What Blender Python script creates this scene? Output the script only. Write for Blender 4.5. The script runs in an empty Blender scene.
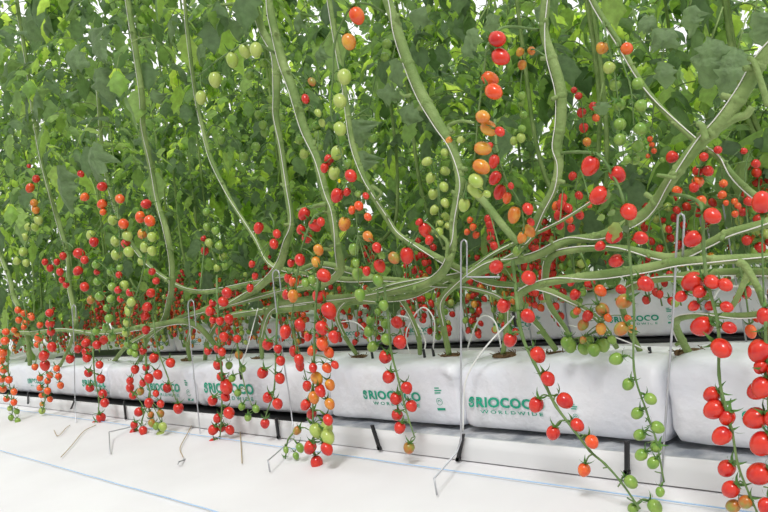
import bpy, math, random
from mathutils import Vector, Matrix, noise
random.seed(7)
C = bpy.context.scene.collection
V = Vector
# ---------------------------------------------------------------- camera
F = 720.0; H = 0.6
TH = math.atan(.176); cT, sT = math.cos(TH), math.sin(TH)
KP = (256-(367-.176*674))*cT
PITCH = math.atan(KP/F)
AZ = math.atan2(674*cT+111*sT, math.hypot(F, KP))
FW = V((-math.cos(AZ)*math.cos(PITCH), math.sin(AZ)*math.cos(PITCH), -math.sin(PITCH)))
RT = V((math.sin(AZ), math.cos(AZ), 0))
UP = RT.cross(FW).normalized()
EYE = V((0, 0, H))
def ray(x, y):
    dx, dy = x-384, y-256
    u, v = dx*cT-dy*sT, dx*sT+dy*cT
    return RT*u-UP*v+FW*F
def at(x, y, Y):
    d = ray(x, y); return EYE+d*(Y/d.y)
def px(x, y, Y):                       # metres per pixel there
    return Y/ray(x, y).y
def project(p):
    q = p-EYE; z = q.dot(FW)
    if z < .05: return None
    u, v = F*q.dot(RT)/z, -F*q.dot(UP)/z
    return (384+u*cT+v*sT, 256-u*sT+v*cT, z)
cd = bpy.data.cameras.new('camera'); co = bpy.data.objects.new('camera', cd); C.objects.link(co)
Ri = RT*cT-UP*sT; Ui = RT*sT+UP*cT
m = Matrix((Ri, Ui, -FW)).transposed().to_4x4(); m.translation = EYE
co.matrix_world = m
cd.sensor_fit = 'HORIZONTAL'; cd.sensor_width = 36; cd.lens = F/768*36; cd.clip_start = .02
bpy.context.scene.camera = co
# ---------------------------------------------------------------- materials
def mat(name, col, rough=.5, spec=.5, var=None, scale=8, bump=0, bscale=30, trans=0, metal=0, coat=0, island=None, sss=0, detail=3, tcol=None):
    M = bpy.data.materials.new(name); M.use_nodes = True; nt = M.node_tree; N = nt.nodes; L = nt.links
    b = N['Principled BSDF']; out = N['Material Output']
    b.inputs['Roughness'].default_value = rough; b.inputs['Specular IOR Level'].default_value = spec
    b.inputs['Metallic'].default_value = metal
    b.inputs['Base Color'].default_value = (*col, 1)
    src = None
    tc = N.new('ShaderNodeTexCoord')
    if var is not None:
        n = N.new('ShaderNodeTexNoise'); n.inputs['Scale'].default_value = scale; n.inputs['Detail'].default_value = detail
        L.new(tc.outputs['Object'], n.inputs['Vector'])
        r = N.new('ShaderNodeValToRGB'); r.color_ramp.elements[0].position = .36; r.color_ramp.elements[1].position = .64
        r.color_ramp.elements[0].color = (*col, 1); r.color_ramp.elements[1].color = (*var, 1)
        L.new(n.outputs['Fac'], r.inputs['Fac']); src = r.outputs['Color']
    if island is not None:
        g = N.new('ShaderNodeNewGeometry'); r = N.new('ShaderNodeValToRGB')
        e = r.color_ramp.elements
        for i, (p, c) in enumerate(island):
            if i < 2: e[i].position = p; e[i].color = (*c, 1)
            else: x = e.new(p); x.color = (*c, 1)
        L.new(g.outputs['Random Per Island'], r.inputs['Fac'])
        mx = N.new('ShaderNodeMix'); mx.data_type = 'RGBA'
        L.new(g.outputs['Backfacing'], mx.inputs['Factor']); L.new(r.outputs['Color'], mx.inputs['A'])
        h = N.new('ShaderNodeMix'); h.data_type = 'RGBA'; h.inputs['Factor'].default_value = .4
        L.new(r.outputs['Color'], h.inputs['A']); h.inputs['B'].default_value = (.20, .27, .17, 1)
        L.new(h.outputs['Result'], mx.inputs['B'])
        n = N.new('ShaderNodeTexNoise'); n.inputs['Scale'].default_value = 38; n.inputs['Detail'].default_value = 3; L.new(tc.outputs['Object'], n.inputs['Vector'])
        mr = N.new('ShaderNodeMapRange'); mr.inputs['From Min'].default_value = .35; mr.inputs['From Max'].default_value = .65; mr.inputs['To Min'].default_value = .86; mr.inputs['To Max'].default_value = 1.12
        L.new(n.outputs['Fac'], mr.inputs['Value'])
        hv = N.new('ShaderNodeHueSaturation'); L.new(mx.outputs['Result'], hv.inputs['Color']); L.new(mr.outputs['Result'], hv.inputs['Value']); src = hv.outputs['Color']
    if src: L.new(src, b.inputs['Base Color'])
    if sss:
        b.inputs['Subsurface Weight'].default_value = sss; b.inputs['Subsurface Radius'].default_value = (.01, .004, .002); b.inputs['Subsurface Scale'].default_value = .5
    if coat: b.inputs['Coat Weight'].default_value = coat; b.inputs['Coat Roughness'].default_value = .1
    if bump:
        n2 = N.new('ShaderNodeTexNoise'); n2.inputs['Scale'].default_value = bscale; n2.inputs['Detail'].default_value = 4
        L.new(tc.outputs['Object'], n2.inputs['Vector'])
        bp = N.new('ShaderNodeBump'); bp.inputs['Strength'].default_value = bump; bp.inputs['Distance'].default_value = .01
        L.new(n2.outputs['Fac'], bp.inputs['Height']); L.new(bp.outputs['Normal'], b.inputs['Normal'])
    if trans:
        t = N.new('ShaderNodeBsdfTranslucent'); ms = N.new('ShaderNodeMixShader'); ms.inputs['Fac'].default_value = trans
        if tcol: t.inputs['Color'].default_value = (*tcol, 1)
        elif src:
            hs = N.new('ShaderNodeHueSaturation'); hs.inputs['Value'].default_value = 2.6; hs.inputs['Hue'].default_value = .485; hs.inputs['Saturation'].default_value = 1.08
            L.new(src, hs.inputs['Color']); L.new(hs.outputs['Color'], t.inputs['Color'])
        else: t.inputs['Color'].default_value = (*col, 1)
        L.new(b.outputs['BSDF'], ms.inputs[1]); L.new(t.outputs['BSDF'], ms.inputs[2]); L.new(ms.outputs['Shader'], out.inputs['Surface'])
    return M
LEAFC = [(0, (.065, .110, .055)), (1, (.38, .52, .11)), (.3, (.095, .165, .062)), (.6, (.17, .28, .07)), (.82, (.27, .42, .09))]
M = dict(
 leaf=mat('tomato_leaf', (.05, .1, .03), .55, .3, island=LEAFC, trans=.55, bump=.9, bscale=70),
 nleaf=mat('mature_leaf', (.05, .1, .03), .5, .4, island=[(0, (.075, .125, .062)), (1, (.18, .28, .09)), (.4, (.10, .16, .078)), (.7, (.12, .20, .078))], trans=.3, bump=1.0, bscale=60),
 stem=mat('green_stem', (.16, .25, .068), .6, .3, var=(.27, .36, .125), scale=14, bump=.5, bscale=80),
 truss=mat('green_truss_stalk', (.11, .19, .055), .6, .3, var=(.17, .26, .09), scale=30),
 calyx=mat('green_calyx', (.08, .19, .035), .6, .3),
 twine=mat('white_twine', (.8, .78, .72), .7, .2),
 bag=mat('white_plastic_film', (.74, .76, .82), .34, .5, var=(.80, .80, .82), scale=4, bump=1.0, bscale=14, trans=.0),
 print=mat('green_ink', (.02, .36, .22), .5, .3),
 strip=mat('white_gutter_sheet', (.74, .74, .73), .5, .3, bump=.15, bscale=12),
 liner=mat('grey_liner_film', (.30, .33, .37), .3, .5, var=(.62, .63, .64), scale=18, bump=.8, bscale=25, detail=6),
 black=mat('black_plastic', (.012, .012, .013), .45, .4),
 galv=mat('galvanised_wire', (.50, .51, .53), .38, .5, metal=.8),
 tube=mat('white_drip_tube', (.78, .78, .74), .4, .4),
 coir=mat('brown_coir', (.10, .06, .03), .95, .1, var=(.26, .17, .09), scale=120, bump=1, bscale=200),
 dry=mat('dry_stalk', (.42, .33, .2), .8, .1),
 blue=mat('pale_blue_thread', (.42, .60, .82), .7, .1),
 white=mat('white_painted_metal', (.8, .8, .8), .4, .4),
 yellow=mat('yellow_flower', (.9, .7, .03), .6, .2),
 R=mat('ripe_red_skin', (.50, .012, .010), .24, .5, var=(.66, .035, .014), scale=1.7, coat=.15),
 O=mat('orange_skin', (.78, .16, .02), .22, .55, var=(.75, .07, .012), scale=1.7, coat=.15),
 Y=mat('yellow_orange_skin', (.70, .36, .04), .25, .55, var=(.62, .17, .02), scale=1.7, coat=.15),
 B=mat('brownish_green_skin', (.26, .27, .04), .28, .5, var=(.50, .13, .02), scale=1.7, coat=.15),
 G=mat('green_skin', (.15, .30, .035), .28, .5, var=(.24, .37, .06), scale=1.7, coat=.15),
 L=mat('pale_lime_skin', (.33, .46, .07), .28, .5, var=(.42, .50, .12), scale=1.7, coat=.15),
)
FR = {'R': 'ripe red tomato', 'O': 'orange tomato', 'Y': 'yellow orange tomato', 'B': 'brownish green tomato', 'G': 'unripe green tomato', 'L': 'pale lime green tomato'}
def floor_mat():
    M_ = mat('white_ground_fabric', (.71, .695, .70), .7, .2, var=(.76, .75, .755), scale=2.2, bump=.25, bscale=7)
    nt = M_.node_tree; N = nt.nodes; L = nt.links
    b = N['Principled BSDF']; tc = N.new('ShaderNodeTexCoord')
    w = N.new('ShaderNodeTexChecker'); w.inputs['Scale'].default_value = 420
    L.new(tc.outputs['Object'], w.inputs['Vector'])
    old = b.inputs['Normal'].links[0].from_node
    b2 = N.new('ShaderNodeBump'); b2.inputs['Strength'].default_value = .25; b2.inputs['Distance'].default_value = .002
    L.new(w.outputs['Fac'], b2.inputs['Height']); L.new(old.outputs['Normal'], b2.inputs['Normal']); L.new(b2.outputs['Normal'], b.inputs['Normal'])
    return M_
M['floor'] = floor_mat()
# ---------------------------------------------------------------- mesh helpers
class MB:
    def __init__(s): s.v = []; s.f = []; s.m = []
    def add(s, vs, fs, mi=0):
        n = len(s.v); s.v += [tuple(a) for a in vs]; s.f += [tuple(n+i for i in f) for f in fs]; s.m += [mi]*len(fs)
    def box(s, a, b, mi=0):
        x0, y0, z0 = a; x1, y1, z1 = b
        s.add([(x0,y0,z0),(x1,y0,z0),(x1,y1,z0),(x0,y1,z0),(x0,y0,z1),(x1,y0,z1),(x1,y1,z1),(x0,y1,z1)],
              [(0,3,2,1),(4,5,6,7),(0,1,5,4),(1,2,6,5),(2,3,7,6),(3,0,4,7)], mi)
    def tube(s, pts, r, n=6, mi=0, cap=True):
        pts = [V(p) for p in pts]
        if not hasattr(r, '__len__'): r = [r]*len(pts)
        t0 = (pts[1]-pts[0]).normalized(); a = t0.orthogonal().normalized()
        vs = []; k = len(pts)
        for i, p in enumerate(pts):
            t = (pts[min(i+1, k-1)]-pts[max(i-1, 0)])
            t = t.normalized() if t.length > 1e-9 else t0
            a = (a-t*a.dot(t)); a = a.normalized() if a.length > 1e-6 else t.orthogonal().normalized()
            b = t.cross(a)
            for j in range(n):
                g = 2*math.pi*j/n; vs.append(p+(a*math.cos(g)+b*math.sin(g))*r[i])
        fs = [(i*n+j, i*n+(j+1) % n, (i+1)*n+(j+1) % n, (i+1)*n+j) for i in range(k-1) for j in range(n)]
        if cap: fs += [tuple(range(n))[::-1], tuple(range((k-1)*n, k*n))]
        s.add(vs, fs, mi)
    def mesh(s, name, mats, smooth=True):
        me = bpy.data.meshes.new(name); me.from_pydata(s.v, [], s.f)
        for x in mats: me.materials.append(x)
        if len(mats) > 1: me.polygons.foreach_set('material_index', s.m)
        if smooth: me.polygons.foreach_set('use_smooth', [True]*len(me.polygons))
        me.update(); return me
def link(name, me, parent=None, loc=None, base=None):
    o = bpy.data.objects.new(name, me); C.objects.link(o)
    if loc is not None: o.location = loc
    if parent is not None: o.parent = parent
    return o
def tag(o, label=None, cat=None, group=None, kind=None):
    for k, v in (('label', label), ('category', cat), ('group', group), ('kind', kind)):
        if v: o[k] = v
    return o
def thing(name, loc, label, cat, group=None):
    o = bpy.data.objects.new(name, None); C.objects.link(o); o.location = loc; o.empty_display_size = .02
    return tag(o, label, cat, group)
def smooth(pts, n=5):                   # Catmull-Rom
    pts = [V(p) for p in pts]
    if len(pts) < 3: return [pts[0].lerp(pts[-1], i/n) for i in range(n+1)]
    P = [pts[0]*2-pts[1]]+pts+[pts[-1]*2-pts[-2]]; out = []
    for i in range(1, len(P)-2):
        a, b, c, d = P[i-1:i+3]
        for k in range(n):
            t = k/n
            out.append(.5*((2*b)+(c-a)*t+(2*a-5*b+4*c-d)*t*t+(3*b-a-3*c+d)*t**3))
    out.append(pts[-1]); return out
def sub(pts, o): return [p-o for p in pts]
# ---------------------------------------------------------------- setting
fl = MB(); nx, ny = 60, 30
for j in range(ny+1):
    for i in range(nx+1):
        x = -20+26*i/nx; y = -2+16*j/ny
        fl.v.append((x, y, 0 if y > 1.3 else .004*noise.noise(V((x*2, y*2, 0)))-.004))
for j in range(ny):
    for i in range(nx):
        a = j*(nx+1)+i; fl.f.append((a, a+1, a+nx+2, a+nx+1)); fl.m.append(0)
floor = link('floor', fl.mesh('floor', [M['floor']])); tag(floor, kind='structure')
for Y in (1.335, .885, .43):
    b = MB(); pts = [V((x*.1, Y+.006*noise.noise(V((x*.13, Y*9, 3)))+.002*noise.noise(V((x*.9, Y, 5))), .0032+ (0 if Y<1.3 else 0))) for x in range(-100, 10)]
    b.tube(pts, .0016, 4); s = link('woven_stripe', b.mesh('woven_stripe', [M['blue']]), floor); s['label'] = 'pale blue stripe woven in the fabric'
# ---------------------------------------------------------------- grow bags
BH, BD = .188, .215
def bag_y(x, z, L, seed, hy=BD/2):
    """front surface offset from the bag's centre plane for x in [0, L], z in [0, BH]"""
    t = abs(2*x/L-1); e = max(0, 1-t**14)**.5
    k = abs(2*z/BH-1)
    yy = hy*(.80+.20*e)*max(0, 1-k**4.5)**(1/4.5)
    return yy
def wr(x, z, seed, L):
    t = abs(2*x/L-1); a = .006+.012*max(0, t-.7)/.3
    return a*noise.noise(V((x*9+seed*7, z*16, seed)))+.35*a*noise.noise(V((x*34+seed, z*30+x*20, seed*3)))
def bag_mesh(L, seed):
    b = MB(); n, k = 40, 64
    for i in range(k+1):
        x = L*i/k; t = abs(2*x/L-1); e = max(0, 1-t**26)**.5; hz = BH/2*(.86+.14*e); hy = BD/2*(.90+.10*e)
        if i in (0, k): hz *= .9; hy *= .9
        sag = .007*math.sin(x*9+seed)*e
        for j in range(n):
            g = 2*math.pi*j/n; c, s = math.cos(g), math.sin(g)
            y = hy*math.copysign(abs(c)**.30, c); z = hz*math.copysign(abs(s)**(.42 if s > 0 else .22), s)
            w = wr(x, z+BH/2, seed, L)
            if z > 0: z += sag*(z/hz)
            b.v.append((x, y-w if y > 0 else y+w, max(0, z+BH/2)+(w*.6 if z > 0 else 0)))
    for i in range(k):
        for j in range(n): b.f.append((i*n+j, (i+1)*n+j, (i+1)*n+(j+1) % n, i*n+(j+1) % n)); b.m.append(0)
    b.f += [tuple(range(n)), tuple(range(k*n, (k+1)*n))[::-1]]; b.m += [0, 0]
    return b.mesh('grow_bag', [M['bag']])
def text_verts(s, size, off=.0, sp=1.0):
    cu = bpy.data.curves.new('t', 'FONT'); cu.body = s; cu.size = size; cu.offset = off; cu.resolution_u = 3; cu.space_character = sp
    o = bpy.data.objects.new('t', cu); C.objects.link(o)
    dg = bpy.context.evaluated_depsgraph_get(); me = o.evaluated_get(dg).to_mesh()
    vs = [v.co.copy() for v in me.vertices]; fs = [tuple(p.vertices) for p in me.polygons]
    o.evaluated_get(dg).to_mesh_clear(); bpy.data.objects.remove(o); bpy.data.curves.remove(cu)
    return vs, fs
TX = {}
def tx(s, size, off=0, sp=1.0):
    k = (s, size, off, sp)
    if k not in TX: TX[k] = text_verts(*k)
    return TX[k]
def ring(b, x, z, r, w, a0=0, a1=360, n=18):
    vs = []; fs = []
    for i in range(n+1):
        g = math.radians(a0+(a1-a0)*i/n)
        for q in (r-w/2, r+w/2): vs.append(V((x+q*math.cos(g), z+q*math.sin(g), 0)))
    for i in range(n): fs.append((2*i, 2*i+1, 2*i+3, 2*i+2))
    b.append((vs, fs))
def put_print(parent, L, seed, items, nm='printed_logo'):
    """items: list of (vs, fs, x, z) flattened on the bag's front"""
    b = MB()
    for vs, fs, x0, z0 in items:
        out = []
        for v in vs:
            x, z = x0+v.x, z0+v.y
            x = min(max(x, .004), L-.004)
            t = abs(2*x/L-1); e = max(0, 1-t**26)**.5; hz = BH/2*(.86+.14*e); hy = BD/2*(.90+.10*e)
            zz = (z-BH/2)/hz; c = max(0, 1-abs(zz)**(2/(.42 if zz > 0 else .22)))**(.30/2)
            out.append((x, -hy*c+wr(x, z, seed, L)-.0022, z))
        b.add(out, fs)
    return link(nm, b.mesh(nm, [M['print']], False), parent)
def logo(x, z, k=1.0):
    it = []
    it.append((*tx('RIOCOCO', .036*k, .0013*k, 1.06), x+.030*k, z))
    w = max(v.x for v in it[0][0]); sc = .225*k/w
    it[0] = ([V((v.x*sc, v.y, 0)) for v in it[0][0]], it[0][1], x+.030*k, z)
    q = []
    ring(q, .016*k, .015*k, .0085*k, .0055*k, 20, 200); ring(q, .014*k, .0075*k, .0075*k, .0055*k, 170, 380); ring(q, .016*k, .014*k, .0035*k, .0035*k)
    for vs, fs in q: it.append((vs, fs, x, z))
    vs, fs = tx('WORLDWIDE', .0135*k, .0002, 1.5); w = max(v.x for v in vs); sc = .20*k/w
    it.append(([V((v.x*sc, v.y, 0)) for v in vs], fs, x+.045*k, z-.018*k))
    return it
def icon(x, z, k=1.0):
    it = []; q = []
    ring(q, .012*k, -.008*k, .010*k, .0014*k); ring(q, .012*k, -.008*k, .004*k, .002*k, 0, 200)
    for i in range(3):
        w = (.020, .024, .016)[i]*k
        q.append(([V((0, .016*k+i*.007*k, 0)), V((w, .016*k+i*.007*k, 0)), V((w, .0195*k+i*.007*k, 0)), V((0, .0195*k+i*.007*k, 0))], [(0, 1, 2, 3)]))
    q.append(([V((0, -.034*k, 0)), V((.028*k, -.034*k, 0)), V((.028*k, -.027*k, 0)), V((0, -.027*k, 0))], [(0, 1, 2, 3)]))
    for vs, fs in q: it.append((vs, fs, x, z))
    return it
YF, ZB = 1.5, .056
LAB = {-.17: 'white grow bag at the right end of the front row, above the sagging grey liner',
 -.775: 'white printed grow bag behind the long diagonal red tomato truss',
 -1.378: 'white printed grow bag just left of the tall wire hook',
 -1.98: 'long white grow bag behind the mixed red and orange truss',
 -2.92: 'long white printed grow bag behind the cluster of red tomatoes with brownish lower fruit',
 -3.87: 'white printed grow bag behind the single red truss whose tip lies near the ground',
 -4.82: 'white grow bag behind the leftmost orange and green tomato trusses'}
B = [(-.775, -.17+.36), (-1.378, -.775), (-1.98, -1.378), (-2.92, -1.98), (-3.87, -2.92), (-4.82, -3.87), (-5.77, -4.82), (-6.72, -5.77)]
keys = [-.17, -.775, -1.378, -1.98, -2.92, -3.87, -4.82]
prints = [[('l', -.62, .085, .8)], [('l', -1.352, .088, 1), ('i', -1.02, .072, .8)], [('l', -1.80, .095, 1.05), ('i', -1.475, .095, 1)],
          [('l', -2.84, .090, 1.55), ], [('l', -3.4, .085, 1.35), ('i', -2.995, .085, 1.4)], [('l', -4.22, .09, 1.4), ('i', -3.93, .09, 1.4)], [('l', -5.2, .09, 1.2)], [('l', -6.3, .09, 1.2)]]
holes = {}
def hole(parent, x, L, y=0):
    b = MB(); vs = []; n = 20; rx, ry = .040, .022
    for r, z in ((1, BH-.004), (.9, BH+.0045), (.5, BH+.006)):
        for j in range(n):
            g = 2*math.pi*j/n; k = r*(1+.25*noise.noise(V((math.cos(g)*2+x*9, math.sin(g)*2, r))))
            vs.append((x+rx*k*math.cos(g), y+ry*k*math.sin(g), z+.003*noise.noise(V((g*3, r*5, x)))))
    fs = [(q*n+j, q*n+(j+1) % n, (q+1)*n+(j+1) % n, (q+1)*n+j) for q in range(2) for j in range(n)]+[tuple(range(2*n, 3*n))]
    b.add(vs, fs)
    for _ in range(9):
        a = random.uniform(0, 6.3); p = V((x+rx*math.cos(a)*.9, y+ry*math.sin(a)*.9, BH+.003)); 
        b.tube([p, p+V((random.uniform(-.012, .012), random.uniform(-.01, .01), random.uniform(.003, .012)))], .0012, 4)
    o = link('planting_hole', b.mesh('planting_hole', [M['coir']]), parent); o['label'] = 'brown coir showing in planting hole'
HOLEX = [at(690, 355, 1.6).x, at(556, 350, 1.6).x, at(503, 354, 1.6).x, at(449, 355, 1.6).x, at(357, 356, 1.6).x, at(255, 360, 1.6).x, at(185, 362, 1.6).x, at(112, 364, 1.6).x, at(60, 366, 1.6).x]
for i, (x0, x1) in enumerate(B):
    g = .006; L = x1-x0-2*g
    o = link('grow_bag', bag_mesh(L, i*3.7+1)); o.location = (x0+g, YF+BD/2, ZB)
    if i < 7: tag(o, LAB[keys[i]], 'grow bag')
    else: tag(o, 'white grow bag at the far left end of the front row', 'grow bag')
    it = []
    for p in prints[i]:
        it = logo(p[1]-x0, p[2]-.018, p[3]) if p[0] == 'l' else icon(p[1]-x0, p[2]-.01, p[3])
        pr = put_print(o, L, i*3.7+1, it, 'printed_logo' if p[0] == 'l' else 'printed_icon'); pr['label'] = 'green printed lettering on white film' if p[0] == 'l' else 'small green printed symbol on white film'
    for hx in HOLEX:
        if x0+.02 < hx < x1-.02: hole(o, hx-x0-g, L)
# rows behind: bags
def back_row_bags(Y, x_first, n, L, rowname, text, zb):
    protos = []
    k0 = None
    for i in range(n):
        x = x_first-i*L
        if k0 is None:
            o = link('grow_bag', bag_mesh(L-.012, 5.3)); k0 = o
            put_print(o, L-.012, 5.3, logo(.2, .07, .85)); put_print(o, L-.012, 5.3, icon(.45, .085, .9), 'printed_icon')
            hole(o, L*.25, L)
            kids = list(o.children)
        else:
            o = k0.copy(); C.objects.link(o)
            for c in kids:
                d = c.copy(); C.objects.link(d); d.parent = o
        o.location = (x, Y+BD/2, zb)
        tag(o, 'white printed grow bag in the %s row of bags' % rowname, 'grow bag', 'grow bags of the %s row' % rowname)
back_row_bags(2.65, -1.15+.006, 9, .6, 'second', True, .072)
back_row_bags(2.65, -.55+.006, 1, .6, 'second', True, .072)
# ---------------------------------------------------------------- gutters
g = thing('gutter', (-3, 1.41, 0), 'low white gutter with grey crumpled liner under the front grow bags', 'gutter')
b = MB(); n = 150
vs = []
for i in range(n+1):
    x = -4.5+8.2*i/n-(-0); w = .002*noise.noise(V((x*5, 0, 0)))
    zt = .064+.003*noise.noise(V((x*1.3, 4, 0))); 
    for y, z in ((.004+w, .001), (w, zt*.55), (-.001+w, zt), (.006+w, zt+.001), (.008+w, zt*.5), (.010+w, .001)): vs.append((x, y, z))
b.add(vs, [(i*6+j, (i+1)*6+j, (i+1)*6+j+1, i*6+j+1) for i in range(n) for j in range(5)])
link('front_strip', b.mesh('front_strip', [M['strip']]), g)
b = MB(); vs = []; m_ = 12
for i in range(301):
    x = .9+2.8*i/300
    for j in range(m_+1):
        y = .009+.36*j/m_; z = .046+(.009*noise.noise(V((x*7, y*38, 1)))+.006*noise.noise(V((x*22, y*60, 2))))*(1 if y < .12 else .3)
        vs.append((x, y, max(.0452, min(z, .054))))
b.add(vs, [(i*(m_+1)+j, (i+1)*(m_+1)+j, (i+1)*(m_+1)+j+1, i*(m_+1)+j+1) for i in range(300) for j in range(m_)])
link('liner', b.mesh('liner', [M['liner']]), g)['label'] = 'crumpled grey plastic liner'
b = MB(); b.box((-4.5, .02, .0005), (3.7, .36, .044)); link('gutter_body', b.mesh('gutter_body', [M['black']], False), g)
for (xa, ya, xb, yb) in ((463, 434, 458, 462), (627, 441, 627, 475), (372, 425, 380, 450), (276, 418, 279, 440), (124, 401, 126, 420), (75, 399, 71, 409), (28, 392, 28, 404)):
    p, q = at(xa, ya, 1.40), at(xb, yb, 1.40); q.z = max(q.z, .002); o = V((-3, 1.41, 0)); b = MB()
    d = (p-q).normalized(); s = V((1, 0, 0))*.0058; t = V((0, .004, 0))
    for k0, k1, w in ((0, 1, .8), (.02, .14, 1.2)):
        A, Bp = q.lerp(p, k0)-o, q.lerp(p, k1)-o
        b.add([A-s*w-t, A+s*w-t, A+s*w+t, A-s*w+t, Bp-s*w-t, Bp+s*w-t, Bp+s*w+t, Bp-s*w+t], [(0,3,2,1),(4,5,6,7),(0,1,5,4),(1,2,6,5),(2,3,7,6),(3,0,4,7)])
    link('clip', b.mesh('clip', [M['black']], False), g)['label'] = 'black plastic clip'
for Y, nm in ((2.65, 'second'),):
    g = thing('gutter', (-3, Y, 0), 'dark gutter on short feet carrying the %s row of white grow bags' % nm, 'gutter')
    b = MB(); b.box((-5, -.03, .045), (4, .27, .070)); link('gutter_body', b.mesh('gutter_body', [M['black']], False), g)
    b = MB(); b.box((-5, -.045, .030), (4, -.0305, .058)); link('front_strip', b.mesh('front_strip', [M['strip']], False), g)
    for i in range(9):
        b = MB(); b.box((-4.4+i*.9, .02, 0), (-4.36+i*.9, .22, .044)); link('foot', b.mesh('foot', [M['black']], False), g)
# ---------------------------------------------------------------- wire hooks
def hook(pts, r, label, group=None):
    o = pts[0].copy(); t = thing('wire_hook', (o.x, o.y, 0), label, 'wire hook', group); b = MB()
    b.tube(sub(pts, V((o.x, o.y, 0))), r, 7); link('bent_wire', b.mesh('bent_wire', [M['galv']]), t); return t
def P(l, Y): return [at(x, y, Y) for x, y in l]
def gp(x, y, z=.003):
    d = ray(x, y); t = (z-H)/d.z; return EYE+d*t
def loop(cx, cy, w, Y, xb=None):
    return P([(cx-w, cy+5), (cx-w*.8, cy+1.5), (cx, cy-.5), (cx+w*.8, cy+1.5), (cx+w, cy+5)], Y)
R0 = .0024
hook([gp(437, 495, .004), gp(437, 495, .004)+V((0, .0, .04))]+P([(457, 452)], 1.36)+P([(461, 440), (461, 330)], 1.37)+loop(464, 240, 3, 1.38)+P([(467, 277), (500, 277)], 1.38), R0,
     'tall galvanised wire hook standing in front of the seam between two printed grow bags', None)
hook([gp(661, 486, .004)]+P([(667, 400), (673.5, 310)], 1.38)+loop(681, 214, 3.3, 1.38)+P([(682.5, 263)], 1.38), R0, 'slanted galvanised wire hook just left of the large ripe tomatoes')
hook([gp(270, 472, .004), gp(270, 472, .004)+V((0, 0, .035))]+P([(294, 438)], 1.36)+P([(290, 400), (285.4, 372), (276, 307)], 1.38)+loop(276, 270, 3.4, 1.39)+P([(281, 291)], 1.39), R0, 'galvanised wire hook rising beside the mixed red and orange hanging truss')
hook([gp(178, 464, .004), gp(179, 462, .015)]+P([(202, 452)], 1.34)+P([(199, 420), (191.7, 354), (188.5, 312)], 1.38)+loop(191, 300, 3, 1.38)+P([(196, 326)], 1.38), R0, 'galvanised wire hook left of the cluster of red and small green tomatoes')
hook([gp(76, 422, .004)]+P([(75, 400), (74, 340)], 1.38)+loop(74, 305, 2, 1.38)+P([(76, 318)], 1.38), R0, 'thin galvanised wire hook left of the single red truss near the far end')
hook([gp(131, 427, .004)]+[gp(109, 432, .034), gp(110, 453, .004)], R0, 'bent wire foot lying on the white ground fabric below a red truss')
for (x, yt, yb) in ((518, 262, 300), (723, 205, 300), (700, 218, 300), (752, 215, 300)):
    a = at(x, yt, 2.58); hook([V((a.x, 2.58, .0)), V((a.x, 2.58, .3)), a, a+V((.01, 0, .012)), a+V((.02, 0, 0)), a+V((.02, 0, -.1))], .0034, 'white wire hook standing before the second row of grow bags', 'wire hooks of the second row')
# ---------------------------------------------------------------- drip tubes
def drip(pix, Y, label, group=None, r=.0024, stake=None):
    pts = []
    for q in pix: pts.append(at(q[0], q[1], q[2] if len(q) > 2 else Y))
    o = pts[-1].copy(); t = thing('drip_tube', o, label, 'drip tube', group); b = MB(); b.tube(sub(smooth(pts, 6), o), r, 6)
    link('hose', b.mesh('hose', [M['tube']]), t)
    b = MB(); b.box((-.003, -.003, -.03), (.003, .003, .012)); link('stake', b.mesh('stake', [M['black']], False), t)
drip([(415, 368, 1.75), (406, 335, 1.7), (421, 308, 1.66), (434, 320, 1.62), (433, 351, 1.61)], 1.6, 'white drip tube arching left of the root stem under the tall wire hook')
drip([(385, 322, 1.72), (400, 316, 1.7), (416, 323, 1.66), (425, 340, 1.62), (424, 353, 1.6)], 1.6, 'white drip tube curving low behind the hanging green tomatoes')
drip([(465, 362, 1.75), (470, 340, 1.7), (481, 317, 1.66), (495, 322, 1.62), (502, 352, 1.6)], 1.6, 'white drip tube arching between two root stems above the bag seam')
drip([(463, 431, 1.44), (464, 395, 1.455), (466, 380, 1.46), (474, 363, 1.475), (489, 343, 1.5), (509, 322, 1.55), (514, 316, 1.6)], 1.5, 'white drip tube running down the seam between two printed bags')
drip([(714, 298, 1.55), (720, 289, 1.5), (735, 286, 1.5), (755, 290, 1.5), (770, 300, 1.5)], 1.5, 'white drip tube crossing above the right bag among ripe tomatoes')
drip([(568, 325, 1.6), (597, 331, 1.55), (630, 343, 1.55), (650, 352, 1.6)], 1.6, 'thin pale drip tube slanting over the bag behind green tomatoes', r=.0016)
drip([(340, 322, 1.7), (355, 322, 1.66), (368, 335, 1.62), (372, 354, 1.6)], 1.6, 'white drip tube right of the mixed red and orange truss')
drip([(258, 308, 1.55), (248, 345, 1.48), (240, 372, 1.47)], 1.5, 'short white drip tube hanging before the bag near small green tomatoes', r=.002)
drip([(252, 308, 1.55), (262, 320, 1.6), (273, 345, 1.6), (277, 358, 1.6)], 1.6, 'white drip tube behind the two red tomato pairs near the wire hook')
# ---------------------------------------------------------------- dry stalks on the fabric
for pts, lab in (([(61, 457), (72, 445), (84, 431), (96, 425)], 'straight dry stalk lying on white fabric below the single red truss'),
                 ([(183, 457), (180, 448), (186, 436), (192, 425)], 'crooked dry twig on the white fabric left of small green tomatoes'),
                 ([(242, 463), (241, 445), (240, 430)], 'thin dry stalk on the white fabric right of the small green tomatoes'),
                 ([(54, 430), (58, 436), (66, 428), (70, 425)], 'small curled dry twig on the fabric at far left')):
    g3 = [gp(x, y, .004) for x, y in pts]; o = g3[0].copy(); t = link('dry_stalk', None)if False else None
    b = MB(); b.tube(sub(smooth(g3, 4), o), [.0018]*(len(smooth(g3, 4))), 5); s = link('dry_stalk', b.mesh('dry_stalk', [M['dry']]), None, o); tag(s, lab, 'dry stalk')
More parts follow.
